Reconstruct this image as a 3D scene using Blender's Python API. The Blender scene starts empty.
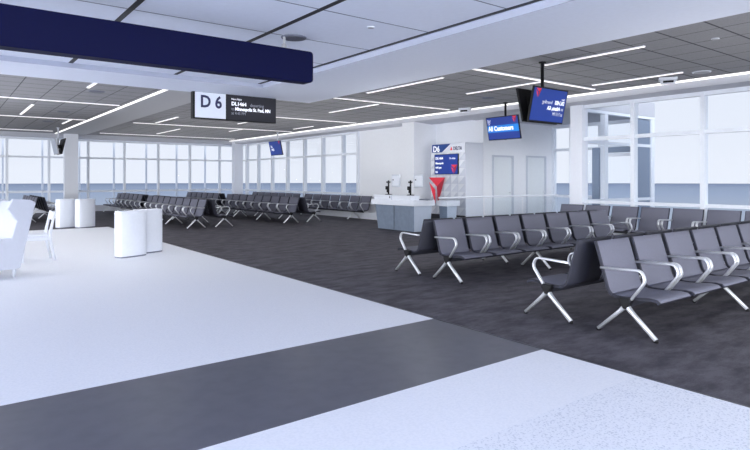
import bpy, bmesh, math, random
from mathutils import Vector, Matrix
C = bpy.context.scene.collection
R = math.radians
random.seed(4)

# ------------------------------------------------------------------ materials
def s2l(c):
    return tuple((v/12.92 if v <= .04045 else ((v+.055)/1.055)**2.4) for v in [x/255 for x in c])

def mat(name, rgb, rough=.5, metal=0, emit=0, spec=.5, noise=0, nscale=20):
    m = bpy.data.materials.new(name); m.use_nodes = True
    nt = m.node_tree; b = nt.nodes['Principled BSDF']
    c = s2l(rgb)
    b.inputs['Base Color'].default_value = (*c, 1)
    b.inputs['Roughness'].default_value = rough
    b.inputs['Metallic'].default_value = metal
    b.inputs['Specular IOR Level'].default_value = spec
    if emit:
        b.inputs['Emission Color'].default_value = (*c, 1)
        b.inputs['Emission Strength'].default_value = emit
    tc = nt.nodes.new('ShaderNodeTexCoord')
    n = nt.nodes.new('ShaderNodeTexNoise'); n.inputs['Scale'].default_value = nscale
    nt.links.new(tc.outputs['Object'], n.inputs['Vector'])
    r = nt.nodes.new('ShaderNodeValToRGB')
    a = max(noise, .015)
    r.color_ramp.elements[0].position = .3; r.color_ramp.elements[1].position = .7
    r.color_ramp.elements[0].color = (*[x*(1-a) for x in c], 1)
    r.color_ramp.elements[1].color = (*[min(1, x*(1+a)) for x in c], 1)
    nt.links.new(n.outputs['Fac'], r.inputs['Fac']); nt.links.new(r.outputs['Color'], b.inputs['Base Color'])
    return m

def emat(name, rgb, strength):
    m = bpy.data.materials.new(name); m.use_nodes = True
    nt = m.node_tree; b = nt.nodes['Principled BSDF']
    b.inputs['Base Color'].default_value = (.8, .8, .8, 1)
    b.inputs['Emission Color'].default_value = (*s2l(rgb), 1)
    b.inputs['Emission Strength'].default_value = strength
    return m

M = {}
M['white'] = mat('white_paint', (226, 229, 238), .55)
M['lounge'] = mat('lounge_laminate', (190, 194, 206), .65, spec=.2)
M['wall'] = mat('wall_paint', (238, 240, 245), .6)
M['clay'] = mat('white_laminate', (224, 228, 237), .6, spec=.3)
M['soffit'] = mat('soffit_paint', (222, 227, 240), .6)
M['fascia'] = mat('fascia_paint', (186, 188, 197), .6)
M['step'] = mat('recess_step_shade', (178, 183, 200), .6)  # soffit colour darkened on the step faces to stand for shade
M['band'] = mat('beam_paint', (172, 173, 178), .6)
M['frame'] = mat('window_frame_paint', (226, 231, 240), .45)
M['outer'] = mat('outer_frame_metal', (222, 228, 240), .6)
M['slot'] = mat('black_slot', (28, 28, 34), .6)
M['seam'] = mat('seam_grey', (110, 114, 130), .7)  # mid grey for panel seams, speaker rims, bin plinths and keyboards
M['navy'] = mat('navy_panel', (5, 9, 50), .6, spec=.1)
M['black'] = mat('black_plastic', (17, 17, 21), .5, spec=.3)
M['dark'] = mat('dark_steel', (38, 39, 48), .35)
M['charc'] = mat('charcoal_panel', (50, 50, 57), .6, spec=.2)
M['seatg'] = mat('grey_upholstery', (105, 106, 120), .6, spec=.3, noise=.04, nscale=60)
M['seatd'] = mat('dark_upholstery', (46, 47, 58), .55, spec=.3)
M['alu'] = mat('polished_aluminium', (226, 228, 233), .32, .6)
M['door'] = mat('door_paint', (232, 237, 241), .5)
M['doorf'] = mat('door_frame_paint', (200, 205, 216), .5)
M['steel'] = mat('counter_steel', (134, 147, 166), .4, .25, noise=.08, nscale=9)
M['steell'] = mat('counter_pale_steel', (196, 206, 222), .45, .1)
M['screen'] = mat('blue_screen', (22, 54, 140), .35, emit=.26)
M['royal'] = mat('deep_blue_field', (34, 70, 140), .4)
M['cyan'] = mat('bright_blue_band', (26, 122, 205), .3, emit=.35)
M['text'] = mat('white_lettering', (245, 246, 252), .5, emit=.45)
M['dim'] = mat('grey_lettering', (150, 152, 162), .5, emit=.1)
M['navyt'] = mat('navy_lettering', (34, 36, 84), .5)
M['red'] = mat('red_emblem', (226, 52, 72), .4, emit=.15)
M['redd'] = mat('dark_red_emblem', (168, 30, 52), .4, emit=.1)
M['panel'] = mat('sign_white_panel', (222, 227, 238), .5, emit=.08)  # slight glow added to brighten the white sign panel
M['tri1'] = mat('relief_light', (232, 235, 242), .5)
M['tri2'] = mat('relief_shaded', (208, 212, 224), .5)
M['grille'] = mat('speaker_grille', (92, 95, 108), .6)
M['bluegrey'] = mat('blue_grey_panel', (120, 134, 156), .4)
M['strip'] = emat('light_diffuser', (242, 232, 228), .9)
M['palescreen'] = mat('unlit_pale_screen', (176, 183, 198), .4)
M['whitescreen'] = mat('pale_screen', (225, 228, 236), .4, emit=.2)

def glass(name, tint, refl):
    m = bpy.data.materials.new(name); m.use_nodes = True
    nt = m.node_tree; nt.nodes.clear()
    o = nt.nodes.new('ShaderNodeOutputMaterial'); mx = nt.nodes.new('ShaderNodeMixShader')
    t = nt.nodes.new('ShaderNodeBsdfTransparent'); g = nt.nodes.new('ShaderNodeBsdfGlossy')
    t.inputs['Color'].default_value = (*tint, 1); g.inputs['Roughness'].default_value = .03
    lw = nt.nodes.new('ShaderNodeLayerWeight'); lw.inputs['Blend'].default_value = .2
    mu = nt.nodes.new('ShaderNodeMath'); mu.operation = 'MULTIPLY'; mu.inputs[1].default_value = refl
    nt.links.new(lw.outputs['Fresnel'], mu.inputs[0]); nt.links.new(mu.outputs[0], mx.inputs['Fac'])
    nt.links.new(t.outputs[0], mx.inputs[1]); nt.links.new(g.outputs[0], mx.inputs[2])
    nt.links.new(mx.outputs[0], o.inputs['Surface'])
    return m
M['glass'] = glass('window_glass', (.97, .985, 1), .1)
M['glass_rail'] = glass('barrier_glass', (.97, .985, .995), .15)

def carpet_mat():
    m = bpy.data.materials.new('carpet'); m.use_nodes = True
    nt = m.node_tree; b = nt.nodes['Principled BSDF']
    tc = nt.nodes.new('ShaderNodeTexCoord')
    mp = nt.nodes.new('ShaderNodeMapping'); mp.inputs['Scale'].default_value = (1, 2.2, 1)
    nt.links.new(tc.outputs['Object'], mp.inputs['Vector'])
    n1 = nt.nodes.new('ShaderNodeTexNoise'); n1.inputs['Scale'].default_value = 2.6; n1.inputs['Detail'].default_value = 9; n1.inputs['Roughness'].default_value = .68
    nt.links.new(mp.outputs[0], n1.inputs['Vector'])
    r1 = nt.nodes.new('ShaderNodeValToRGB')
    r1.color_ramp.elements[0].position = .38; r1.color_ramp.elements[0].color = (*s2l((64, 62, 69)), 1)
    r1.color_ramp.elements[1].position = .62; r1.color_ramp.elements[1].color = (*s2l((96, 93, 100)), 1)
    nt.links.new(n1.outputs['Fac'], r1.inputs['Fac'])
    n2 = nt.nodes.new('ShaderNodeTexNoise'); n2.inputs['Scale'].default_value = 90
    nt.links.new(tc.outputs['Object'], n2.inputs['Vector'])
    mx = nt.nodes.new('ShaderNodeMixRGB'); mx.blend_type = 'OVERLAY'; mx.inputs[0].default_value = .35
    nt.links.new(r1.outputs['Color'], mx.inputs[1]); nt.links.new(n2.outputs['Fac'], mx.inputs[2])
    nt.links.new(mx.outputs[0], b.inputs['Base Color'])
    b.inputs['Roughness'].default_value = .75; b.inputs['Specular IOR Level'].default_value = .25
    bp = nt.nodes.new('ShaderNodeBump'); bp.inputs['Strength'].default_value = .15; bp.inputs['Distance'].default_value = .01
    nt.links.new(n2.outputs['Fac'], bp.inputs['Height']); nt.links.new(bp.outputs[0], b.inputs['Normal'])
    return m
M['carpet'] = carpet_mat()

def terrazzo(name, rgb, speck, lo, hi, scale, rough):
    m = bpy.data.materials.new(name); m.use_nodes = True
    nt = m.node_tree; b = nt.nodes['Principled BSDF']
    tc = nt.nodes.new('ShaderNodeTexCoord')
    v = nt.nodes.new('ShaderNodeTexNoise'); v.inputs['Scale'].default_value = scale; v.inputs['Detail'].default_value = 3
    nt.links.new(tc.outputs['Object'], v.inputs['Vector'])
    r = nt.nodes.new('ShaderNodeValToRGB')
    r.color_ramp.elements[0].position = lo; r.color_ramp.elements[0].color = (*s2l(speck), 1)
    r.color_ramp.elements[1].position = hi; r.color_ramp.elements[1].color = (*s2l(rgb), 1)
    nt.links.new(v.outputs['Fac'], r.inputs['Fac']); nt.links.new(r.outputs['Color'], b.inputs['Base Color'])
    b.inputs['Roughness'].default_value = rough; b.inputs['Specular IOR Level'].default_value = .35
    return m
M['terr'] = terrazzo('white_terrazzo', (234, 236, 243), (226, 229, 237), .3, .6, 60, .5)
M['speck'] = terrazzo('speckled_terrazzo', (230, 233, 241), (198, 203, 215), .36, .46, 75, .5)
M['dstrip'] = terrazzo('dark_terrazzo', (91, 92, 102), (84, 85, 96), .3, .6, 8, .34)

def tile_mat():
    m = bpy.data.materials.new('grey_ceiling_tiles'); m.use_nodes = True
    nt = m.node_tree; b = nt.nodes['Principled BSDF']
    tc = nt.nodes.new('ShaderNodeTexCoord'); sp = nt.nodes.new('ShaderNodeSeparateXYZ')
    nt.links.new(tc.outputs['Object'], sp.inputs[0])
    def line(axis, off, w):
        a = nt.nodes.new('ShaderNodeMath'); a.operation = 'ADD'; a.inputs[1].default_value = off
        nt.links.new(sp.outputs[axis], a.inputs[0])
        d = nt.nodes.new('ShaderNodeMath'); d.operation = 'DIVIDE'; d.inputs[1].default_value = .61
        nt.links.new(a.outputs[0], d.inputs[0])
        f = nt.nodes.new('ShaderNodeMath'); f.operation = 'FRACT'; nt.links.new(d.outputs[0], f.inputs[0])
        l = nt.nodes.new('ShaderNodeMath'); l.operation = 'LESS_THAN'; l.inputs[1].default_value = w
        nt.links.new(f.outputs[0], l.inputs[0]); return l
    lx = line(0, -.08, .03); ly = line(1, -.1, .045)
    mx = nt.nodes.new('ShaderNodeMath'); mx.operation = 'MAXIMUM'
    nt.links.new(lx.outputs[0], mx.inputs[0]); nt.links.new(ly.outputs[0], mx.inputs[1])
    n = nt.nodes.new('ShaderNodeTexNoise'); n.inputs['Scale'].default_value = 40; n.inputs['Detail'].default_value = 4
    nt.links.new(tc.outputs['Object'], n.inputs['Vector'])
    r = nt.nodes.new('ShaderNodeValToRGB')
    r.color_ramp.elements[0].position = .3; r.color_ramp.elements[0].color = (*s2l((142, 142, 146)), 1)
    r.color_ramp.elements[1].position = .7; r.color_ramp.elements[1].color = (*s2l((152, 152, 156)), 1)
    nt.links.new(n.outputs['Fac'], r.inputs['Fac'])
    c = nt.nodes.new('ShaderNodeMixRGB'); nt.links.new(mx.outputs[0], c.inputs[0])
    nt.links.new(r.outputs['Color'], c.inputs[1]); c.inputs[2].default_value = (*s2l((84, 84, 90)), 1)
    nt.links.new(c.outputs[0], b.inputs['Base Color']); b.inputs['Roughness'].default_value = .9
    b.inputs['Specular IOR Level'].default_value = .1
    return m
M['tiles'] = tile_mat()

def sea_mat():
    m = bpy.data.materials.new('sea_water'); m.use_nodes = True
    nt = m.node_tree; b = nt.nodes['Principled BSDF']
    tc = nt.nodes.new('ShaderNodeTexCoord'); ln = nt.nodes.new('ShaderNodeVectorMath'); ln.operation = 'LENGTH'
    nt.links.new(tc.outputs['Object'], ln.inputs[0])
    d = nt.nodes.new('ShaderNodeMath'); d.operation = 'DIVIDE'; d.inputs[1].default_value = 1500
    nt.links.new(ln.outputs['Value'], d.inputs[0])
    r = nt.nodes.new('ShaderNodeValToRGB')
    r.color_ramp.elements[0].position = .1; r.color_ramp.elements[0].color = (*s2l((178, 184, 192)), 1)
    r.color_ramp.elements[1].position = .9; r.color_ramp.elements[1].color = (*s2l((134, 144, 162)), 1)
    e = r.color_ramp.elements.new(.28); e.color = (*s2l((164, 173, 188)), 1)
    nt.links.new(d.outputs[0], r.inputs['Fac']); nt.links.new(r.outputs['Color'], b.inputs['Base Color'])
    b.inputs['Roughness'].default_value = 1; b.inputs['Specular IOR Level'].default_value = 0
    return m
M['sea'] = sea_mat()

# ------------------------------------------------------------------ helpers
def bm_box(bm, x0, x1, y0, y1, z0, z1, mi=0, mtx=None):
    vs = [bm.verts.new((x, y, z)) for x in (x0, x1) for y in (y0, y1) for z in (z0, z1)]
    if mtx is not None:
        for v in vs: v.co = mtx @ v.co
    for f in ((0,1,3,2), (4,6,7,5), (0,4,5,1), (2,3,7,6), (0,2,6,4), (1,5,7,3)):
        fc = bm.faces.new([vs[i] for i in f]); fc.material_index = mi
    return vs

def bm_prism(bm, pts, axis, a, b, mi=0):
    """extrude a polygon of 2D points along axis ('x','y','z') from a to b"""
    def co(p, t):
        return {'x': (t, p[0], p[1]), 'y': (p[0], t, p[1]), 'z': (p[0], p[1], t)}[axis]
    lo = [bm.verts.new(co(p, a)) for p in pts]; hi = [bm.verts.new(co(p, b)) for p in pts]
    n = len(pts)
    fs = [bm.faces.new(lo), bm.faces.new(hi)]
    for i in range(n):
        fs.append(bm.faces.new((lo[i], lo[(i+1) % n], hi[(i+1) % n], hi[i])))
    for f in fs: f.material_index = mi
    return fs

def bm_sweep(bm, path, w, t, axis_w=Vector((1, 0, 0)), mi=0):
    """flat bar swept along a list of (point, width-scale); width lies along axis_w"""
    rings = []
    n = len(path)
    for i, (p, s) in enumerate(path):
        p = Vector(p)
        a = Vector(path[max(i-1, 0)][0]); b = Vector(path[min(i+1, n-1)][0])
        d = (b-a).normalized(); nn = d.cross(axis_w).normalized()
        ring = []
        for sx, st in ((-1,-.6), (-.7,-1), (.7,-1), (1,-.6), (1,.6), (.7,1), (-.7,1), (-1,.6)):
            ring.append(bm.verts.new(p + axis_w*sx*w/2*s + nn*st*t/2*s))
        rings.append(ring)
    for i in range(n-1):
        for k in range(8):
            f = bm.faces.new((rings[i][k], rings[i][(k+1) % 8], rings[i+1][(k+1) % 8], rings[i+1][k])); f.material_index = mi; f.smooth = True
    bm.faces.new(rings[0]).material_index = mi; bm.faces.new(list(reversed(rings[-1]))).material_index = mi

def bm_cyl(bm, c, r, z0, z1, n=24, r2=None, mi=0, ry=None):
    r2 = r if r2 is None else r2
    k = 1 if ry is None else ry/r
    lo = [bm.verts.new((c[0]+r*math.cos(2*math.pi*i/n), c[1]+k*r*math.sin(2*math.pi*i/n), z0)) for i in range(n)]
    hi = [bm.verts.new((c[0]+r2*math.cos(2*math.pi*i/n), c[1]+k*r2*math.sin(2*math.pi*i/n), z1)) for i in range(n)]
    bm.faces.new(list(reversed(lo))).material_index = mi; bm.faces.new(hi).material_index = mi
    for i in range(n):
        f = bm.faces.new((lo[i], lo[(i+1) % n], hi[(i+1) % n], hi[i])); f.smooth = True; f.material_index = mi

def obj(name, bm, mats, parent=None, loc=(0, 0, 0), rot=(0, 0, 0), bevel=0):
    bmesh.ops.recalc_face_normals(bm, faces=bm.faces)
    me = bpy.data.meshes.new(name); bm.to_mesh(me); bm.free()
    for m in (mats if isinstance(mats, (list, tuple)) else [mats]): me.materials.append(m)
    o = bpy.data.objects.new(name, me); C.objects.link(o)
    o.location = loc; o.rotation_euler = rot
    if parent: o.parent = parent
    if bevel:
        md = o.modifiers.new('bevel', 'BEVEL'); md.width = bevel; md.segments = 2; md.limit_method = 'ANGLE'
    return o

def box(name, x0, x1, y0, y1, z0, z1, m, parent=None, bevel=0):
    bm = bmesh.new(); bm_box(bm, x0, x1, y0, y1, z0, z1); return obj(name, bm, m, parent, bevel=bevel)

def tag(o, label, cat, group=None, kind=None):
    o['label'] = label; o['category'] = cat
    if group: o['group'] = group
    if kind: o['kind'] = kind
    return o

def thing(name, label, cat, loc=(0, 0, 0), rz=0, group=None):
    o = bpy.data.objects.new(name, None); C.objects.link(o)
    o.empty_display_size = .2
    o.location = loc; o.rotation_euler = (0, 0, rz)
    return tag(o, label, cat, group)

def struct(o, label=None):
    o['kind'] = 'structure'
    if label: o['label'] = label
    return o

def copy_tree(o, parent=None):
    c = o.copy(); C.objects.link(c); c.parent = parent
    for ch in list(o.children): copy_tree(ch, c)
    return c

def text(name, lines, parent, m, mirror=False):
    """lines: (string, x, y, z, size, bold, xscale); reads along +x, up +z, faces -y. One mesh."""
    bm = bmesh.new()
    for (s, x, y, z, size, bold, xs) in lines:
        cu = bpy.data.curves.new('t', 'FONT'); cu.body = s; cu.size = size; cu.offset = bold; cu.extrude = .001
        cu.resolution_u = 3
        t = bpy.data.objects.new('t', cu); C.objects.link(t)
        dg = bpy.context.evaluated_depsgraph_get()
        me = bpy.data.meshes.new_from_object(t.evaluated_get(dg))
        sx = -xs if mirror else xs
        mt = Matrix(((sx, 0, 0, x), (0, 0, -1, y), (0, 1, 0, z), (0, 0, 0, 1)))
        me.transform(mt); bm.from_mesh(me)
        bpy.data.objects.remove(t); bpy.data.curves.remove(cu); bpy.data.meshes.remove(me)
    return obj(name, bm, m, parent)

# ------------------------------------------------------------------ setting: floor, ceiling, walls
XW = 12.27      # right window wall plane
YB = 28.0       # back window wall plane
XT = 3.94       # terrazzo edge
ZC = 3.36       # grey ceiling
struct(box('floor', -14, 16.3, -8, 28.4, -.3, 0, M['carpet']), 'dark patchy charcoal carpet')
struct(box('floor_white_terrazzo', -14, XT, 4.2, 18.14, -.01, .004, M['terr']), 'large plain white polished floor area')
struct(box('floor_dark_stripe', -14, XT, 2.9, 4.2, -.01, .004, M['dstrip']), 'dark grey glossy stripe across the white floor')
struct(box('floor_white_stripe', -14, XT, 2.1, 2.9, -.01, .004, M['terr']), 'white floor stripe in front of the dark one')
struct(box('floor_speckled_terrazzo', -14, XT, -8, 2.1, -.01, .004, M['speck']), 'pale speckled floor in the near corner')
struct(box('trim_1', XT, XT+.02, -8, 18.14, -.005, .006, M['dark']))

# ceilings
struct(box('ceiling', -14, 11.75, -8, YB+.2, ZC, ZC+.2, M['tiles']), 'grey tiled ceiling with light strips')
struct(box('ceiling_beam', 3.92, 5.0, 9.05, YB, ZC-.03, ZC+.02, M['band']), 'plain pale band between the two tiled ceiling fields')
bm = bmesh.new()     # white perimeter bulkhead along the window walls
bm_prism(bm, [(11.75, ZC+.2), (11.75, 3.2), (XW+.25, 3.16), (XW+.25, ZC+.2)], 'y', -8, YB+.2)
bm_box(bm, XW, 16.1, 8.06, 11.7, 3.16, ZC+.2)
bm_box(bm, -14, XW, YB-.5, YB+.2, 3.19, ZC+.2)
bm_box(bm, 11.68, 11.76, -8, YB-.5, ZC-.012, ZC+.01)
struct(obj('ceiling_bulkhead', bm, M['fascia']), 'pale bulkhead above the windows')
struct(box('ceiling_cove_light', 11.66, 11.75, -8, YB-.5, ZC-.03, ZC-.001, emat('cove_light', (250, 246, 244), .95)))
struct(box('ceiling_cove_light.001', 3.86, 3.92, 9.6, YB-.6, ZC-.03, ZC-.001, emat('cove_light_left', (250, 246, 244), 1.0)))

# low white soffit over the concourse: recessed panels inside a border
ZS, ZP = 2.80, 2.86
bm = bmesh.new()
bm_box(bm, 3.945, 5.38, -8, 9.05, ZS, ZC+.1)
bm_box(bm, -14, 3.945, 8.005, 9.05, ZS, ZC+.1)
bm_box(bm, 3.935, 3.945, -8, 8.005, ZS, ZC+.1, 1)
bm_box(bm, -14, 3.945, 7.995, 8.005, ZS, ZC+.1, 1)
struct(obj('ceiling_soffit_border', bm, [M['soffit'], M['step']]), 'smooth white border of the low ceiling')
struct(box('ceiling_soffit_panels', -14, 3.94, -8, 8.0, ZP, ZC+.1, M['soffit']), 'white recessed ceiling panels')
bm = bmesh.new()
for x in (-2.6, -1.3, 0, 1.3, 2.6, 3.87): bm_box(bm, x-.025, x+.025, -8, 7.99, ZP-.004, ZP+.02)
struct(obj('ceiling_slots', bm, M['slot']), 'black slots between the white ceiling panels')
bm = bmesh.new()
for y in (-1.7, -.72, .26, 1.24, 2.22, 3.2, 4.18, 5.16, 6.14, 7.12): bm_box(bm, -14, 3.85, y-.007, y+.007, ZP-.002, ZP+.02)
struct(obj('ceiling_seams', bm, M['seam']), 'thin seams of the white ceiling panels')

# walls
ZTOP = 3.3
struct(box('wall_right', XW, XW+.25, 14.0, 17.05, 0, ZTOP, M['wall']), 'white wall beside the podium')
struct(box('wall_pier', 11.76, 12.72, 13.44, 14.0, 0, 3.25, M['wall']), 'white pier behind the podium')
struct(box('wall_podium', 12.71, 12.9, 11.61, 13.44, 0, 3.25, M['wall']))
bm = bmesh.new()     # wall with two doors
for a, b, z0, z1 in ((12.7, 13.08, 0, 3.25), (13.08, 14.05, 2.13, 3.25), (14.05, 14.67, 0, 3.25), (14.67, 15.68, 2.15, 3.25), (15.68, 16.25, 0, 3.25)):
    bm_box(bm, a, b, 11.42, 11.6, z0, z1)
struct(obj('wall_doors', bm, M['wall']), 'white wall with two plain doors')
def door(n, x0, x1, zt, lab):
    bm = bmesh.new(); w = .05
    bm_box(bm, x0, x0+w, 11.39, 11.6, 0, zt); bm_box(bm, x1-w, x1, 11.39, 11.6, 0, zt); bm_box(bm, x0+w, x1-w, 11.39, 11.6, zt-w, zt)
    d = struct(obj('door_%d' % n, bm, M['doorf']), lab)
    box('door_leaf', x0+w, x1-w, 11.44, 11.49, .01, zt-w, M['door'], d)
    box('door_handle', x1-w-.12, x1-w-.06, 11.37, 11.44, .98, 1.02, M['alu'], d)
door(1, 13.08, 14.05, 2.13, 'plain pale door, the left one of two')
door(2, 14.67, 15.68, 2.15, 'plain pale door, the right one, set in a frame')

# low white ledges under the windows
struct(box('trim_2', -14, 11.9, YB-.42, YB-.08, 0, .26, M['white']), 'low white ledge under the back windows')
struct(box('trim_3', XW-.28, XW-.08, 14.05, YB-.45, 0, .24, M['white']), 'low white ledge under the right windows')
struct(box('trim_4', XW-.15, XW-.08, -8, 7.8, 0, .2, M['white']))

# window walls ----------------------------------------------------------------
ZH, ZM, ZSILL = 3.17, 2.36, .87
wn = 0
def window(x0, x1, y0, y1, axis, posts, outer=None, label=None):
    """one glazed wall: frame with mullions and transoms, and its pane"""
    global wn; wn += 1
    bm = bmesh.new(); h = .035
    def post(p, w=.045, dp=.07):
        if axis == 'x': bm_box(bm, p-w, p+w, y0-dp, y0+dp, 0, ZH)
        else: bm_box(bm, x0-dp, x0+dp*1.2, p-w, p+w, 0, ZH)
    for p in posts: post(p)
    for z, hh in ((.05, .05), (ZSILL, .035), (ZM, .04), (ZH-.03, .05)):
        if axis == 'x': bm_box(bm, x0, x1, y0-.05, y0+.05, z-hh, z+hh)
        else: bm_box(bm, x0-.05, x0+.05, y0, y1, z-hh, z+hh)
    o = struct(obj('window_%d' % wn, bm, M['frame']), label)
    bm = bmesh.new()
    if axis == 'x': vs = [bm.verts.new(c) for c in ((x0, y0+.01, 0), (x1, y0+.01, 0), (x1, y0+.01, ZH), (x0, y0+.01, ZH))]
    else: vs = [bm.verts.new(c) for c in ((x0+.01, y0, 0), (x0+.01, y1, 0), (x0+.01, y1, ZH), (x0+.01, y0, ZH))]
    bm.faces.new(vs); obj('pane', bm, M['glass'], o)
    return o
w1 = window(-14, XW, YB, YB, 'x', [2.2+1.525*k for k in range(-10, 7)], label='long back window wall')
w2 = window(XW, XW, 17.05, YB, 'y', [17.1, 18.1, 19.55, 21.0, 22.5, 23.95, 25.4, 26.7], label='right window wall beyond the podium')
w3 = window(XW, XW, -8, 8.0, 'y', [8.07-1.46*k for k in range(1, 11)], label='near right window wall')
struct(box('trim_5', XW-.12, XW+.12, 7.82, 8.14, 0, ZH+.02, M['white']), 'white end post of the near windows')
# outer facade fins beyond the back glass
bm = bmesh.new()
for k in range(-10, 7): bm_box(bm, 2.2+1.525*k-.035, 2.2+1.525*k+.035, 29.95, 30.05, -1, 3.6)
bm_box(bm, -14, 12.5, 29.95, 30.05, .8, .9); bm_box(bm, -14, 12.5, 29.95, 30.05, 3.3, 3.7)
struct(obj('trim_6', bm, M['outer']), 'outer metal fins beyond the back windows')

# vestibule beyond the near window wall
bm = bmesh.new()
for a, b in ((13.55, 13.7), (15.92, 16.1)): bm_box(bm, a, b, 8.065, 8.195, 0, 3.075)
bm_box(bm, XW, 16.1, 8.08, 8.18, 2.30, 2.38); bm_box(bm, XW, 16.1, 8.08, 8.18, .82, .9); bm_box(bm, XW, 16.1, 8.06, 8.2, 3.08, 3.155)
v = struct(obj('window_4', bm, M['frame']), 'glazed side of the small vestibule')
bm = bmesh.new(); bm.faces.new([bm.verts.new(c) for c in ((XW, 8.13, 0), (16.1, 8.13, 0), (16.1, 8.13, 3.16), (XW, 8.13, 3.16))])
obj('pane', bm, M['glass'], v)
box('dark_panel', 15.25, 15.9, 8.1, 8.16, .05, 3.06, M['bluegrey'], v)
bm = bmesh.new()
for y in (8.3, 9.7, 10.7, 11.38): bm_box(bm, 16.0, 16.14, y-.05, y+.05, 0, 3.05)
bm_box(bm, 16.02, 16.12, 8.2, 11.42, 2.32, 2.40); bm_box(bm, 16.02, 16.12, 9.9, 11.42, .82, .9); bm_box(bm, 16.02, 16.12, 8.2, 11.42, 3.06, 3.16)
v = struct(obj('window_5', bm, M['frame']), 'far glass wall of the small vestibule')
bm = bmesh.new(); bm.faces.new([bm.verts.new(c) for c in ((16.07, 8.2, 0), (16.07, 11.42, 0), (16.07, 11.42, 3.16), (16.07, 8.2, 3.16))])
obj('pane', bm, M['glass'], v)
bm = bmesh.new()
bm_box(bm, 15.85, 16.0, 9.62, 9.86, 0, 2.36); bm_box(bm, 15.85, 16.0, 8.4, 8.55, 0, 2.36); bm_box(bm, 15.85, 16.0, 8.55, 9.62, 2.2, 2.36)
d3 = struct(obj('door_3', bm, M['bluegrey']), 'dark framed glass door in the vestibule')
bm = bmesh.new()
bm_box(bm, 15.9, 15.95, 9.5, 9.6, .02, 2.18); bm_box(bm, 15.9, 15.95, 8.57, 8.67, .02, 2.18); bm_box(bm, 15.9, 15.95, 8.67, 9.5, 2.08, 2.18); bm_box(bm, 15.9, 15.95, 8.67, 9.5, .02, .25)
obj('door_leaf', bm, M['white'], d3)

# columns
def column(x0, x1, y0, y1, zt, label):
    bm = bmesh.new()
    bm_box(bm, x0, x1, y0, y1, 0, 1.12); bm_box(bm, x0+.008, x1-.008, y0+.008, y1-.008, 1.12, 1.135)
    bm_box(bm, x0, x1, y0, y1, 1.135, 2.40); bm_box(bm, x0+.008, x1-.008, y0+.008, y1-.008, 2.40, 2.415)
    bm_box(bm, x0, x1, y0, y1, 2.415, zt)
    o = obj('column', bm, M['white']); tag(o, label, 'column', kind='structure'); return o
column(4.17, 4.68, 27.0, 27.3, ZC-.03, 'square white column under the ceiling beam by the back windows')
column(11.72, 12.18, 27.0, 27.3, ZC-.1, 'square white column in the far window corner')

# sea
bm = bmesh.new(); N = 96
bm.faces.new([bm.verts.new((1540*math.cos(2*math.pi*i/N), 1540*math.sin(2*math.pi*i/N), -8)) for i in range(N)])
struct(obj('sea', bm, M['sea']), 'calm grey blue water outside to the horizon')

# ------------------------------------------------------------------ ceiling fittings
def strip(axis, a, b, c, zone, w=.07):
    z = ZC-.002
    t = thing('light_strip', zone, 'light strip', ((a+b)/2, c, z) if axis == 'x' else (c, (a+b)/2, z), 0 if axis == 'x' else R(90), 'ceiling light strips')
    L = abs(b-a)/2
    bm = bmesh.new(); bm_box(bm, -L-.01, L+.01, -w/2-.012, w/2+.012, -.012, 0); obj('housing', bm, M['white'], t)
    bm = bmesh.new(); bm_box(bm, -L, L, -w/2, w/2, -.022, -.012); obj('diffuser', bm, M['strip'], t)

STRIPS = [
 # axis, from, to, cross position, label
 ('x', 7.46, 11.25, 6.95, 'long bright light strip crossing the ceiling just behind the twin-screen ceiling monitor'),
 ('x', 7.46, 11.30, 11.42, 'light strip across the ceiling, second crosswise row from the twin-screen monitor'),
 ('x', 7.30, 11.40, 16.05, 'light strip across the ceiling, right of the gate number sign'),
 ('x', 5.27, 11.40, 20.58, 'light strip across the ceiling passing behind the bottom of the gate number sign'),
 ('x', 5.33, 11.30, 26.0, 'farthest crosswise light strip, close to the back windows, right of the beam'),
 ('y', 7.90, 10.32, 7.65, 'single lengthwise light strip in the ceiling above the left half of the podium'),
 ('y', 7.0, 9.05, 9.52, 'lengthwise light strip in the ceiling passing behind the twin-screen monitor'),
 ('y', 11.70, 14.0, 9.01, 'lengthwise light strip joining the second crosswise strip in the ceiling right of the gate sign'),
 ('y', 4.26, 5.97, 8.19, 'lengthwise light strip to the right of the top of the twin-screen monitor pole'),
 ('y', 4.87, 6.66, 10.73, 'lengthwise light strip in the ceiling nearest the near right windows'),
 ('y', 20.63, 21.91, 9.30, 'short-looking lengthwise strip crossing a crosswise strip under the gate sign'),
 ('y', 18.0, 19.45, 10.86, 'lengthwise strip in the ceiling above the blue monitor by the far right windows'),
 ('y', 17.5, 18.78, 8.29, 'lengthwise strip seen right at the bottom edge of the gate sign'),
 ('y', 17.9, 20.15, 5.90, 'lengthwise strip just left of the gate sign, the nearer of two in line'),
 ('y', 22.06, 24.96, 7.35, 'lengthwise strip left of the gate sign, near the back windows'),
 ('x', -4.0, 3.75, 16.03, 'nearest long crosswise strip in the left ceiling field'),
 ('x', -4.0, 3.79, 20.62, 'middle long crosswise strip in the left ceiling field'),
 ('x', -4.0, 3.60, 26.1, 'farthest long crosswise strip in the left ceiling field, by the back windows'),
 ('y', 17.2, 20.0, 1.92, 'short bright lengthwise strip in the left ceiling field, between two crosswise strips'),
 ('y', 11.4, 13.33, 2.50, 'bright lengthwise strip right under the edge of the low white ceiling'),
 ('y', 20.8, 22.46, 3.40, 'lengthwise strip beside the bright cove line of the ceiling beam'),
]
for st in STRIPS: strip(*st, w=.05)

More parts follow.
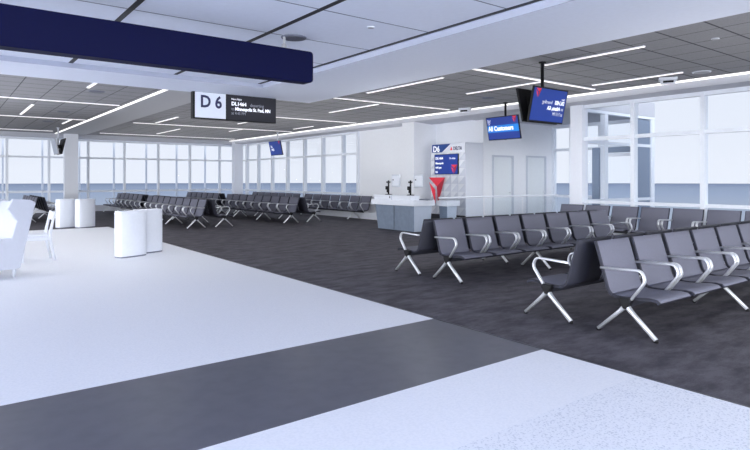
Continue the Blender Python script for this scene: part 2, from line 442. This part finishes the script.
def disc(name, label, cat, x, y, z, r, m, group=None, h=.012):
    t = thing(name, label, cat, (x, y, z), 0, group)
    bm = bmesh.new(); bm_cyl(bm, (0, 0), r, -h, .002, 28, r*1.06); obj('rim', bm, M['white'] if m is not M['grille'] else M['seam'], t)
    bm = bmesh.new(); bm_cyl(bm, (0, 0), r*.86, -h-.004, -h, 28); obj('grille', bm, m, t)
    return t
G = 'round ceiling speakers'
disc('ceiling_speaker', 'dark round speaker in the low white ceiling above the end of the navy overhead sign', 'speaker', 2.89, 5.17, ZP, .125, M['grille'], G)
disc('ceiling_speaker', 'round speaker in grey ceiling above and left of the blue customer monitor', 'speaker', 10.47, 9.27, ZC, .14, M['grille'], G)
disc('ceiling_speaker', 'nearest round speaker in the left grey ceiling field', 'speaker', 2.78, 13.87, ZC, .16, M['grille'], G)
disc('ceiling_speaker', 'middle round speaker in the left grey ceiling field', 'speaker', 2.84, 18.52, ZC, .16, M['grille'], G)
disc('ceiling_speaker', 'farthest round speaker in the left grey ceiling field', 'speaker', 2.89, 21.97, ZC, .16, M['grille'], G)
disc('ceiling_speaker', 'round pale speaker in grey ceiling near the near right windows', 'speaker', 11.04, 4.67, ZC, .15, M['band'], G)
disc('sprinkler', 'small round sprinkler cover in the low white ceiling, right of the navy sign', 'sprinkler', 3.28, 4.37, ZP, .035, M['band'], None, .008)
disc('sprinkler', 'small round sprinkler cover in the grey ceiling tiles at right', 'sprinkler', 8.58, 3.45, ZC, .05, M['band'], None, .008)

def projector(x, y, rz, label):
    t = thing('ceiling_sensor', label, 'sensor', (x, y, ZC), rz)
    bm = bmesh.new(); bm_box(bm, -.16, .16, -.1, .1, -.06, -.0); obj('mounting_plate', bm, M['white'], t, bevel=.01)
    bm = bmesh.new(); bm_box(bm, -.13, .13, -.11, .05, -.12, -.06); obj('body', bm, M['white'], t, bevel=.015)
    bm = bmesh.new(); bm_box(bm, -.09, .09, -.118, -.1, -.11, -.07); obj('lens_window', bm, M['black'], t)
projector(11.15, 5.33, R(-60), 'small white ceiling unit with a dark lens above the near right windows')
projector(11.45, 10.96, R(-60), 'small white ceiling unit left of the blue customer monitor pole')

# ------------------------------------------------------------------ overhead navy sign
t = thing('overhead_sign', 'long navy blue blank overhead sign hanging under the low white ceiling', 'sign', (.6, 5.09, ZP))
bm = bmesh.new()
def rrect(x0, x1, z0, z1, r, n=5):
    out = []
    for cx, cz, a0 in ((x1-r, z0+r, -90), (x1-r, z1-r, 0), (x0+r, z1-r, 90), (x0+r, z0+r, 180)):
        for k in range(n+1):
            a = R(a0+90*k/n); out.append((cx+r*math.cos(a), cz+r*math.sin(a)))
    return out
bm_prism(bm, rrect(-2.6, 2.475, -.46, -.14, .035), 'y', 0, .16)
obj('panel', bm, M['navy'], t, bevel=.006)
for x in (-1.6, 2.18):
    bm = bmesh.new(); bm_cyl(bm, (x, .08), .014, -.15, 0, 12); bm_cyl(bm, (x, .08), .024, -.15, -.09, 12); obj('hanging_rod', bm, M['band'], t)

# gate number sign under the soffit edge
t = thing('gate_sign', 'black framed gate sign with white number panel and dark flight panel', 'sign', (3.18, 8.93, ZS))
box('frame', 0, 1.46, 0, .09, -.43, 0, M['black'], t)
box('number_panel', .035, .545, -.008, 0, -.41, -.004, M['panel'], t)
box('flight_panel', .56, 1.45, -.008, 0, -.41, -.004, M['charc'], t)
text('gate_number', [('D 6', .115, -.011, -.24, .27, .007, .88)], t, M['navyt'])
text('flight_lettering', [('Next flight', .64, -.011, -.085, .042, 0, 1), ('DL1464', .64, -.011, -.175, .082, .003, 1),
     ('Minneapolis St. Paul, MN', .705, -.011, -.255, .077, .003, .83)], t, M['text'])
for ln in (('departing', .97, -.011, -.175, .075, 0, .9), ('to', .64, -.011, -.255, .07, 0, .9), ('at 4:45 PM', .64, -.011, -.325, .065, 0, .9)): text('dim_lettering', [ln], t, M['dim'])

# ------------------------------------------------------------------ hanging monitors
def emblem(parent, cx, y, z_top, w, h, mirror=False):
    """red folded-triangle emblem: a light upper part and darker facets, on the face y"""
    s = -1 if mirror else 1
    bm = bmesh.new()
    def poly(pts, mi):
        f = bm.faces.new([bm.verts.new((cx+s*p[0]*w, y, z_top+p[1]*h)) for p in pts]); f.material_index = mi
    poly([(-.5, 0), (.5, 0), (.0, -.34)], 0)
    poly([(.5, 0), (.06, -1), (.0, -.34)], 1)
    poly([(-.5, -.16), (-.11, -.46), (-.08, -1), (-.44, -.26)], 0)
    return obj('emblem', bm, [M['red'], M['redd']], parent)

def screen_unit(parent, w, h, loc, rx, rz, lit):
    bm = bmesh.new(); bm_box(bm, -w/2, w/2, 0, .035, -h/2, h/2, 0); bm_box(bm, -w*.3, w*.3, .035, .045, -h*.3, h*.3, 0)
    o = obj('monitor', bm, M['black'], parent, loc, (rx, 0, rz), bevel=.006)
    bm = bmesh.new(); bm_box(bm, -w/2+.02, w/2-.02, -.004, 0, -h/2+.025, h/2-.02, 0)
    obj('screen', bm, lit, o)
    return o
def pole(parent, z0, z1, m):
    bm = bmesh.new(); bm_cyl(bm, (0, 0), .028, z0, z1, 16); bm_cyl(bm, (0, 0), .06, z1-.02, z1, 16); obj('pole', bm, m, parent)
TH = R(12)
W, H = 1.04, .6
# twin monitor over the second bench row
t = thing('twin_monitor', 'back to back hanging monitors on a black ceiling pole, mirrored white lettering on blue', 'monitor', (8.0, 5.89, ZC))
pole(t, -.95, 0, M['black'])
box('bracket', -.09, .09, -.1, .1, -.78, -.66, M['black'], t)
o = screen_unit(t, .92, .57, (0, -.125, -.74), TH, 0, M['screen'])
text('lettering', [('DL1455', .40, -.006, .03, .088, .004, .9), ('Atlanta, GA', .31, -.006, -.065, .085, .004, .85), ('Next', .40, -.006, .11, .04, 0, 1)], o, M['text'], mirror=True)
text('thin_lettering', [('boarding', .08, -.006, .03, .085, 0, .9), ('to', .40, -.006, -.065, .08, 0, .9), ('at 7:15 PM', .40, -.006, -.155, .08, 0, .8)], o, M['whitescreen'], mirror=True)
emblem(o, -.33, -.006, .26, .14, .15)
screen_unit(t, .92, .57, (0, .125, -.74), TH, R(180), M['screen'])
# customer monitor (faces -x)
t = thing('hanging_monitor', 'single blue hanging monitor reading All Customers in front of the podium doors', 'monitor', (11.45, 9.55, ZC), R(-90))
pole(t, -.95, 0, M['black'])
box('bracket', -.06, .06, -.06, .02, -.7, -.6, M['black'], t)
o = screen_unit(t, W, H, (0, -.1, -.655), TH, 0, M['screen'])
box('blue_band', -.5, .5, -.006, -.004, -.1, .08, M['cyan'], o)
text('lettering', [('All Customers', -.47, -.008, -.055, .165, .006, .83), ('Zone', -.47, -.008, .2, .05, 0, 1), ('Main', -.47, -.008, .15, .05, 0, 1), ('1-4', -.47, -.008, .1, .05, 0, 1)], o, M['text'])
emblem(o, .4, -.008, H/2-.02, .14, .16)
# far right-hand monitor by the windows
t = thing('hanging_monitor', 'small-looking blue hanging monitor in front of the far right window wall', 'monitor', (11.2, 21.4, ZC), R(-90))
pole(t, -.85, 0, M['white'])
o = screen_unit(t, W, H, (0, -.1, -.66), TH, 0, M['screen'])
text('lettering', [('DL', -.38, -.008, .03, .13, .004, 1), ('1455', -.38, -.008, -.1, .13, .004, 1)], o, M['text'])
emblem(o, .4, -.008, H/2-.02, .14, .14)
# far left twin, seen on edge
t = thing('twin_monitor', 'pair of pale monitors in a V on a white pole before the back windows', 'monitor', (3.55, 24.4, ZC), R(-90))
pole(t, -.85, 0, M['white'])
box('bracket', -.09, .09, -.1, .1, -.78, -.66, M['black'], t)
for s, rz in ((-1, 0), (1, 180)):
    o = screen_unit(t, W, H, (0, s*.125, -.72), TH, R(rz), M['palescreen'] if s < 0 else M['screen'])
    if s < 0: o.data.materials[0] = M['band']

# ------------------------------------------------------------------ beam seating
P = .65
def bez(pts, n=6):
    """round the corners of a polyline given as (y, z, radius)"""
    out = []
    for i, (y, z, r) in enumerate(pts):
        p = Vector((0, y, z))
        if r == 0 or i in (0, len(pts)-1): out.append(p); continue
        a = Vector((0, pts[i-1][0], pts[i-1][1])); b = Vector((0, pts[i+1][0], pts[i+1][1]))
        p0 = p+(a-p).normalized()*r; p1 = p+(b-p).normalized()*r
        for k in range(n+1):
            u = k/n; out.append(p0*(1-u)**2+p*2*u*(1-u)+p1*u*u)
    return out

def sheet(name, prof, w, th, parent, x):
    """upholstered sheet: grey face, dark edge and back; prof runs (y, z)"""
    bm = bmesh.new(); n = len(prof)
    nrm = []
    for i in range(n):
        a = prof[max(i-1, 0)]; b = prof[min(i+1, n-1)]
        d = Vector((0, b.y-a.y, b.z-a.z)).normalized(); nrm.append(Vector((0, -d.z, d.y)))   # points to the back / underside
    e = .013
    rows = []
    for i in range(n):
        p = prof[i]; q = p+nrm[i]*th
        row = [(-w/2, p), (-w/2+e, p-nrm[i]*.004), (w/2-e, p-nrm[i]*.004), (w/2, p), (w/2, q), (-w/2, q)]
        rows.append([bm.verts.new((xx, pp.y, pp.z)) for xx, pp in row])
    for i in range(n-1):
        for k in range(6):
            f = bm.faces.new((rows[i][k], rows[i][(k+1) % 6], rows[i+1][(k+1) % 6], rows[i+1][k]))
            f.material_index = 0 if k == 1 else 1; f.smooth = k in (1, 4)
    for rw in (rows[0], list(reversed(rows[-1]))):
        f = bm.faces.new(rw); f.material_index = 1
    return obj(name, bm, [M['seatg'], M['seatd']], parent, (x, 0, 0))

BACK = bez([(.315, .82, 0), (.19, .40, .0)])
BACK = [Vector((0, .315, .82)), Vector((0, .297, .76)), Vector((0, .255, .62)), Vector((0, .215, .48)), Vector((0, .195, .41)), Vector((0, .18, .375)), Vector((0, .155, .35))]
SEAT = [Vector((0, .155, .35)), Vector((0, .11, .338)), Vector((0, .03, .338)), Vector((0, -.1, .35)), Vector((0, -.2, .358)), Vector((0, -.26, .352)), Vector((0, -.285, .33))]
ARM = bez([(.245, .585, 0), (-.145, .60, .05), (-.175, .505, .035), (.0, .27, 0)])
proto = {}
def first(kind, make):
    if kind not in proto:
        proto[kind] = make(); return proto[kind], True
    return proto[kind], False
def put(kind, make, parent, x):
    """the first one is built, every later one is a linked copy with its own children"""
    if kind in proto:
        c = copy_tree(proto[kind], parent); c.location.x = x; return c
    o = make(); o.parent = parent; o.location.x = x; proto[kind] = o; return o
def mk_seat(): return sheet('seat', SEAT, .585, .022, None, 0)
def mk_back(): return sheet('backrest', BACK, .585, .022, None, 0)
def mk_arm():
    bm = bmesh.new(); bm_sweep(bm, [(p, 1) for p in ARM], .04, .02)
    return obj('armrest', bm, M['alu'])
def mk_leg():
    bm = bmesh.new()
    for s in (-1, 1):
        path = bez([(s*.005, .27, 0), (s*.04, .232, .035), (s*.268, .02, 0)], 4)
        bm_sweep(bm, [(p, 1.0-.32*i/len(path)) for i, p in enumerate(path)], .06, .04)
    o = obj('leg', bm, M['alu'])
    bm = bmesh.new()
    bm_prism(bm, [(-.05, .345), (.05, .345), (.056, .31), (.016, .245), (-.016, .245), (-.056, .31)], 'x', -.034, .034)
    obj('hub', bm, M['black'], o, bevel=.008)
    for s in (-1, 1):
        bm = bmesh.new(); bm_cyl(bm, (0, s*.268), .02, 0.0, .028, 12); obj('foot', bm, M['black'], o)
    return o

def bench(x, y, rot, n, label, group=None, legs=None):
    t = thing('beam_bench', label, 'bench', (x, y, .0), R(rot), group)
    L = n*P
    bm = bmesh.new(); bm_box(bm, .035, L-.035, -.03, .03, .262, .33); obj('beam', bm, M['dark'], t, bevel=.006)
    for k in (legs or ([0, n//2, n])):
        put('leg', mk_leg, t, k*P)
    for k in range(n):
        put('seat', mk_seat, t, (k+.5)*P)
        put('backrest', mk_back, t, (k+.5)*P)
        put('armrest', mk_arm, t, k*P + (.035 if k else .0))
        put('armrest', mk_arm, t, (k+1)*P - (.035 if k < n-1 else .0))
    return t

GB = 'grey airport bench seats'
# nearest back to back pair, second pair, row along the near windows
bench(4.88, 2.70, 0, 7, 'nearest bench of grey seats at right, facing the camera, aluminium arms and legs', legs=[0, 3, 7])
bench(4.88+7*P, 3.53, 180, 7, 'bench turned away, right behind the nearest front bench, dark seat backs showing', legs=[0, 4, 7])
bench(5.57, 5.66, 0, 7, 'second grey bench row facing the camera, below the twin-screen ceiling monitor', legs=[0, 3, 7])
bench(5.57+7*P, 6.50, 180, 7, 'bench turned to the podium, backing onto the second grey bench row', legs=[0, 4, 7])
bench(11.45, 8.15, -90, 8, 'bench row of grey seats along the near right windows, facing left', legs=[0, 4, 8])
# middle distance
bench(5.80, 16.0+9*P, -90, 9, 'long bench facing left beside the nearer pair of white bins, nearest of the far seating', legs=[0, 3, 6, 9])
bench(6.63, 16.0, 90, 9, 'bench facing right, backing onto the long one beside the nearer white bins', legs=[0, 3, 6, 9])
bench(8.90, 16.1+9*P, -90, 9, 'long bench facing left in the middle of the far seating, under the blue far monitor', legs=[0, 3, 6, 9])
bench(9.75, 16.1, 90, 9, 'bench facing the far right windows, back to back with the middle long bench', legs=[0, 3, 6, 9])
bench(11.55, 15.75+7*P, -90, 7, 'bench along the far right windows, the part next to the podium', legs=[1, 6])
bench(11.55, 20.65+7*P, -90, 7, 'bench along the far right windows, the part nearer the corner column', legs=[1, 6])
# far rows
bench(5.80, 22.5+6*P, -90, 6, 'far bench facing left near the back windows, just above the nearer white bins')
bench(6.63, 22.5, 90, 6, 'far bench facing right by the back windows, backing onto the one above the white bins')
bench(8.90, 22.7+6*P, -90, 6, 'far bench facing left near the back windows, left of the corner column')
bench(9.75, 22.7, 90, 6, 'far bench facing right near the back windows, just left of the corner column')
bench(2.20, 21.3+6*P, -90, 6, 'bench facing left at the far left, behind the white lounge chair')
bench(3.03, 21.3, 90, 6, 'bench facing right at the far left, its end beside the far pair of white bins')

# ------------------------------------------------------------------ podium
t = thing('podium', 'gate podium with white top and grey metal front, two terminals on it', 'counter', (9.82, 11.2, 0))
bm = bmesh.new()   # body: tapers inward to the floor
def taper(bm, x0, x1, y0, y1, z0, z1, i, mi_front=0, mi_side=1):
    b = [(x0+i, y0+i), (x1, y0+i), (x1, y1-i), (x0+i, y1-i)]; a = [(x0, y0), (x1, y0), (x1, y1), (x0, y1)]
    lo = [bm.verts.new((*p, z0)) for p in b]; hi = [bm.verts.new((*p, z1)) for p in a]
    for k, mi in enumerate((mi_side, mi_side, mi_side, mi_front)):
        f = bm.faces.new((lo[k], lo[(k+1) % 4], hi[(k+1) % 4], hi[k])); f.material_index = mi
    bm.faces.new(lo); bm.faces.new(hi)
taper(bm, .03, .66, .05, 1.72, .02, .70, .06)
obj('body', bm, [M['steel'], M['steell']], t)
bm = bmesh.new(); bm_box(bm, .02, .026, .86, .872, .05, .70); obj('panel_joint', bm, M['dark'], t, bevel=0)
box('plinth', .12, .6, .15, 1.62, 0, .05, M['dark'], t)
bm = bmesh.new(); bm_box(bm, -.04, .72, -.02, 1.82, .70, .85); obj('worktop', bm, M['clay'], t, bevel=.012)
for y0, y1 in ((.16, .92), (.98, 1.74)):
    bm = bmesh.new(); bm_box(bm, .0, .32, y0, y1, .85, .975); obj('raised_shelf', bm, M['clay'], t, bevel=.006)
box('wall_socket', -.004, .0, 1.0, 1.04, .89, .94, M['dark'], t)

def terminal(x, y, label):
    t = thing('terminal', label, 'terminal', (x, y, .976), 0, 'podium terminals')
    bm = bmesh.new(); bm_cyl(bm, (0, 0), .11, 0, .018, 20, .08); obj('stand_base', bm, M['black'], t)
    bm = bmesh.new(); bm_cyl(bm, (0, 0), .022, .0, .40, 14); bm_box(bm, -.03, .03, -.06, .06, .33, .37); obj('stand_post', bm, M['black'], t)
    bm = bmesh.new(); bm_box(bm, -.04, .02, .02, .1, .14, .24); bm_box(bm, -.03, .0, .0, .06, .06, .14); obj('scanner', bm, M['black'], t, bevel=.012)
    bm = bmesh.new(); bm_box(bm, .04, .075, -.44, -.08, .22, .56); o = obj('monitor', bm, M['doorf'], t, bevel=.012)
    bm = bmesh.new(); bm_box(bm, .034, .04, -.40, -.12, .26, .52); obj('back_cover', bm, M['clay'], o)
    bm = bmesh.new(); bm_box(bm, .075, .079, -.42, -.10, .24, .54); obj('screen', bm, M['whitescreen'], o)
    bm = bmesh.new(); bm_box(bm, .030, .034, -.19, -.14, .40, .43); obj('mark', bm, M['dark'], o)
    bm = bmesh.new(); bm_box(bm, .0, .036, -.14, .0, .34, .36); obj('arm', bm, M['alu'], t)
    bm = bmesh.new(); bm_box(bm, .16, .34, -.5, -.05, -.124, -.10); obj('keyboard', bm, M['seam'], t)
terminal(10.0, 12.5, 'left terminal on the podium, black stand and pale screen')
terminal(10.0, 11.56, 'right terminal on the podium, black stand and pale screen')

t = thing('side_counter', 'small white topped stand right of the podium', 'counter', (10.75, 10.95, 0))
bm = bmesh.new(); bm_box(bm, 0, .5, 0, .42, .68, .83); obj('top', bm, M['clay'], t, bevel=.01)
bm = bmesh.new(); taper(bm, .06, .42, .05, .36, .0, .68, .03); obj('body', bm, [M['steel'], M['steell']], t)

# branded backdrop tower behind the podium: front at x = 11.93, y 11.42..12.88
t = thing('gate_backdrop', 'tall white gate tower with triangle relief, blue screen and red emblem behind the podium', 'gate tower', (11.93, 12.88, 0), R(-90))
# local: +x runs toward -Y (viewer's right), -y faces the viewer
WB, HB = 1.46, 2.47
bm = bmesh.new(); bm_box(bm, 0, WB, .04, .765, 0, HB-.03); bm_box(bm, .08, WB, .04, .765, HB-.03, HB); obj('body', bm, M['white'], t, bevel=.02)
box('base', .01, WB-.01, .005, .04, 0, .36, M['charc'], t)
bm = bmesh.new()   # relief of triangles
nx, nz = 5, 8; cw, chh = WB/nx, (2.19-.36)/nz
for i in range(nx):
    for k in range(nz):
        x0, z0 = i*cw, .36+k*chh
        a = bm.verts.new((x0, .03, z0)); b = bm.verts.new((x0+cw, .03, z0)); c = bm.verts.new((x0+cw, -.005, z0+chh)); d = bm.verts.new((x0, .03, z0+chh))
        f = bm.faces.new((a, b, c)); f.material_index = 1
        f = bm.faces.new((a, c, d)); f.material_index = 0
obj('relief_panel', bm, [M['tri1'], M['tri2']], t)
box('header', .08, WB, .0, .045, 2.19, HB-.01, M['white'], t)
bm = bmesh.new(); bm_prism(bm, [(.1, 2.21), (.52, 2.21), (.88, 2.45), (.1, 2.45)], 'y', -.01, 0); obj('number_field', bm, M['royal'], t)
text('gate_number', [('D6', .15, -.014, 2.235, .24, .006, .95)], t, M['text'])
text('wordmark', [('DELTA', 1.0, -.006, 2.26, .14, .004, .82)], t, M['navyt'])
bm = bmesh.new(); bm.faces.new([bm.verts.new(c) for c in ((.87, -.006, 2.26), (.97, -.006, 2.26), (.92, -.006, 2.37))]); obj('emblem', bm, M['red'], t)
s = box('monitor', .22, 1.2, -.02, .03, 1.55, 2.15, M['black'], t)
box('screen', .235, 1.185, -.024, -.02, 1.565, 2.135, M['screen'], s)
text('lettering', [('DL1464', .27, -.027, 2.0, .1, .004, 1), ('On time', .85, -.027, 2.0, .075, 0, 1), ('Minneapolis', .27, -.027, 1.86, .08, .003, .9), ('4:45 pm', .27, -.027, 1.73, .08, .003, 1), ('D6', .27, -.027, 1.60, .08, .003, 1)], s, M['text'])
emblem(s, 1.05, -.028, 1.83, .26, .26)
o = emblem(t, .33, -.03, 1.46, .70, .80)
o.name = 'large_emblem'

# glass barrier with a white handrail
t = thing('glass_barrier', 'low glass barrier with a white handrail between podium and vestibule', 'barrier', (8.24, 8.63, 0))
bm = bmesh.new(); bm_box(bm, 0, 4.1, -.025, .025, 1.0, 1.035); obj('handrail', bm, M['clay'], t, bevel=.012)
for k in range(3):
    x0 = .06+k*1.35; box('glass_panel', x0, x0+1.28, -.006, .006, .08, .985, M['glass_rail'], t)
for k in range(4):
    bm = bmesh.new(); bm_box(bm, k*1.35-.07, k*1.35+.11, -.025, .025, 0, .12); obj('clamp', bm, M['alu'], t)

# ------------------------------------------------------------------ white furniture on the terrazzo
def bin_(x, y, rz, label, z=0.004):
    t = thing('curved_bin', label, 'bin', (x, y, z), rz, 'white curved bins')
    n = 16; pts = []
    for k in range(n+1):
        a = R(-158+136*k/n); pts.append((.265*math.cos(a)/math.cos(R(22)), .07*(math.sin(a))+.03))
    pts += [(.262, .2), (-.262, .2)]
    bm = bmesh.new(); bm_prism(bm, [(p[0]*.97, p[1]*.97) for p in pts], 'z', 0, .03); obj('plinth', bm, M['seam'], t)
    bm = bmesh.new(); fs = bm_prism(bm, pts, 'z', .02, .80); obj('body', bm, M['clay'], t, bevel=.008)
    bm = bmesh.new(); bm_prism(bm, [(p[0]*.985, p[1]*.985) for p in pts], 'z', .80, .832); obj('lid', bm, M['clay'], t, bevel=.006)
bin_(2.79, 10.84, R(22), 'nearer left white curved bin, the front one of the nearer pair')
bin_(3.20, 11.24, R(22), 'nearer right white curved bin, partly behind the front one')
bin_(2.95, 18.50, R(27), 'far left white curved bin at the edge of the carpet')
bin_(3.42, 18.32, R(27), 'far right white curved bin at the edge of the carpet', 0)

# high backed lounge chair, faces the picture's left
t = thing('lounge_chair', 'white high-backed winged lounge chair at the left edge', 'armchair', (.57, 9.88, .004), R(-68))
# local: front = -y ; x across
side = [(.22, .12), (.44, 1.06), (.36, 1.10), (.12, 1.12), (.04, .98), (.17, .80), (.10, .56), (-.50, .56), (-.50, .12)]
for s in (-1, 1):
    bm = bmesh.new(); bm_prism(bm, side, 'x', s*.36-.03, s*.36+.03); obj('side_wing', bm, M['lounge'], t, bevel=.015)
bm = bmesh.new(); bm_prism(bm, [(.10, .42), (.20, .42), (.40, 1.05), (.30, 1.08)], 'x', -.33, .33); obj('backrest', bm, M['lounge'], t, bevel=.02)
bm = bmesh.new(); bm_box(bm, -.33, .33, -.47, .2, .14, .34); obj('seat_base', bm, M['lounge'], t, bevel=.01)
bm = bmesh.new(); bm_box(bm, -.325, .325, -.49, .12, .342, .45); obj('seat_cushion', bm, M['lounge'], t, bevel=.035)
for sx in (-1, 1):
    for y in (-.42, .16):
        bm = bmesh.new(); bm_cyl(bm, (sx*.33, y), .016, 0, .14, 12, .028); obj('leg', bm, M['lounge'], t)

# white side chair
def side_chair():
    t = thing('side_chair', 'white wooden side chair behind the lounge chair', 'chair', (1.30, 11.36, .004), R(-88))
    bm = bmesh.new(); bm_box(bm, -.22, .22, -.22, .19, .42, .455); obj('seat', bm, M['clay'], t, bevel=.015)
    for sx in (-1, 1):
        bm = bmesh.new(); bm_sweep(bm, [((sx*.2, -.21, 0), .7), ((sx*.2, -.19, .43), 1.1)], .042, .042); obj('leg', bm, M['clay'], t)
        bm = bmesh.new(); bm_sweep(bm, [((sx*.2, .27, 0), .7), ((sx*.2, .19, .40), 1.1), ((sx*.2, .20, .5), 1.1), ((sx*.2, .27, .85), .8)], .042, .042); obj('leg', bm, M['clay'], t)
        bm = bmesh.new(); bm_box(bm, sx*.2-.015, sx*.2+.015, -.22, .2, .36, .42); obj('rail', bm, M['clay'], t)
    bm = bmesh.new(); bm_prism(bm, [(.222, .70), (.245, .70), (.275, .84), (.25, .84)], 'x', -.185, .185); obj('backrest', bm, M['clay'], t, bevel=.008)
side_chair()
# round cafe table
t = thing('cafe_table', 'white round cafe table behind the lounge chair at the left edge', 'table', (.52, 12.75, .004))
bm = bmesh.new(); bm_cyl(bm, (0, 0), .45, .69, .73, 40); obj('tabletop', bm, M['clay'], t, bevel=.008)
bm = bmesh.new(); bm_cyl(bm, (0, 0), .04, .02, .69, 20); obj('pedestal', bm, M['clay'], t)
bm = bmesh.new(); bm_cyl(bm, (0, 0), .27, 0, .025, 32, .25); obj('base', bm, M['clay'], t)

# ------------------------------------------------------------------ light, sky, camera
w = bpy.data.worlds.new('World'); bpy.context.scene.world = w; w.use_nodes = True
nt = w.node_tree; bg = nt.nodes['Background']
tc = nt.nodes.new('ShaderNodeTexCoord'); sp = nt.nodes.new('ShaderNodeSeparateXYZ'); nt.links.new(tc.outputs['Generated'], sp.inputs[0])
rp = nt.nodes.new('ShaderNodeValToRGB'); nt.links.new(sp.outputs['Z'], rp.inputs['Fac'])
rp.color_ramp.elements[0].position = 0; rp.color_ramp.elements[0].color = (*s2l((236, 241, 252)), 1)
rp.color_ramp.elements[1].position = .6; rp.color_ramp.elements[1].color = (*s2l((214, 226, 248)), 1)
nt.links.new(rp.outputs[0], bg.inputs['Color']); bg.inputs['Strength'].default_value = .92

UP = 55
DOWN = 75
def area(name, loc, target, sx, sy, power, col=(1, 1, 1)):
    l = bpy.data.lights.new(name, 'AREA'); l.shape = 'RECTANGLE'; l.size = sx; l.size_y = sy; l.energy = power; l.color = col
    o = bpy.data.objects.new(name, l); C.objects.link(o); o.location = loc
    o.rotation_euler = (Vector(target)-Vector(loc)).to_track_quat('-Z', 'Y').to_euler()
    return o
area('added_back_fill', (0, -7.6, 1.6), (0, 0, 1.7), 24, 2.9, 1450, (.96, .98, 1))  # fill lamp added behind the camera to brighten the interior, no glazing modelled
area('added_side_fill', (-13.5, 11, 1.6), (0, 11, 1.7), 32, 2.9, 2300, (.96, .98, 1))  # unseen lamp added at the left to fill the hall with light
sun = bpy.data.lights.new('sun', 'SUN'); sun.energy = 4.2; sun.angle = R(40); sun.color = (.96, .98, 1)
so = bpy.data.objects.new('sun', sun); C.objects.link(so); so.rotation_euler = Vector((.55, .75, -.1)).to_track_quat('-Z', 'Y').to_euler()

for x in (-3, 1.2, 6.2, 8.3, 10.6):  # sizeless spots added to brighten the ceiling from below, no fixtures
    for y in (2.5, 6.8, 11.4, 15.2, 18.3, 22.2, 25.6):
        if x < 5 and y < 9: continue
        l = bpy.data.lights.new('added_up_fill', 'SPOT'); l.energy = UP; l.spot_size = R(165); l.spot_blend = 1; l.shadow_soft_size = 0; l.color = (1, .99, .98)
        o = bpy.data.objects.new('added_up_fill', l); C.objects.link(o); o.location = (x, y, .95); o.rotation_euler = (R(180), 0, 0)
for x in (-5, -2, .6, 3.0):  # invisible spots added to brighten the far white floor, no fittings
    for y in (10.2, 13.0, 15.6, 18.2):
        l = bpy.data.lights.new('added_down_fill', 'SPOT'); l.energy = DOWN; l.spot_size = R(150); l.spot_blend = 1; l.shadow_soft_size = 0; l.color = (.97, .98, 1)
        o = bpy.data.objects.new('added_down_fill', l); C.objects.link(o); o.location = (x, y, ZC-.04)
for x, y in ((7.5, 8.2), (10.2, 8.6), (7.6, 13.3), (14.2, 9.6), (10.4, 4.0), (7.0, 1.2)):  # more added fill spots over seating, podium side and vestibule, without fittings
    l = bpy.data.lights.new('added_down_fill', 'SPOT'); l.energy = DOWN*1.1; l.spot_size = R(165); l.spot_blend = 1; l.shadow_soft_size = 0; l.color = (.97, .98, 1)
    o = bpy.data.objects.new('added_down_fill', l); C.objects.link(o); o.location = (x, y, (3.1 if x > 13 else ZC-.04))
cam = bpy.data.cameras.new('camera'); co = bpy.data.objects.new('camera', cam); C.objects.link(co)
co.location = (0, 0, 1.4)
co.rotation_euler = (R(90), 0, -math.atan2(435, 571))
cam.sensor_width = 36; cam.sensor_fit = 'HORIZONTAL'; cam.lens = 36*571/750
cam.shift_y = (179.5-225)/750
cam.clip_end = 4000; cam.clip_start = .05
bpy.context.scene.camera = co
vs = bpy.context.scene.view_settings
vs.view_transform = 'Standard'; vs.look = 'None'; vs.exposure = .14; vs.gamma = 1
bpy.context.scene.cycles.max_bounces = 10
bpy.context.scene.cycles.diffuse_bounces = 6
bpy.context.scene.cycles.transparent_max_bounces = 12
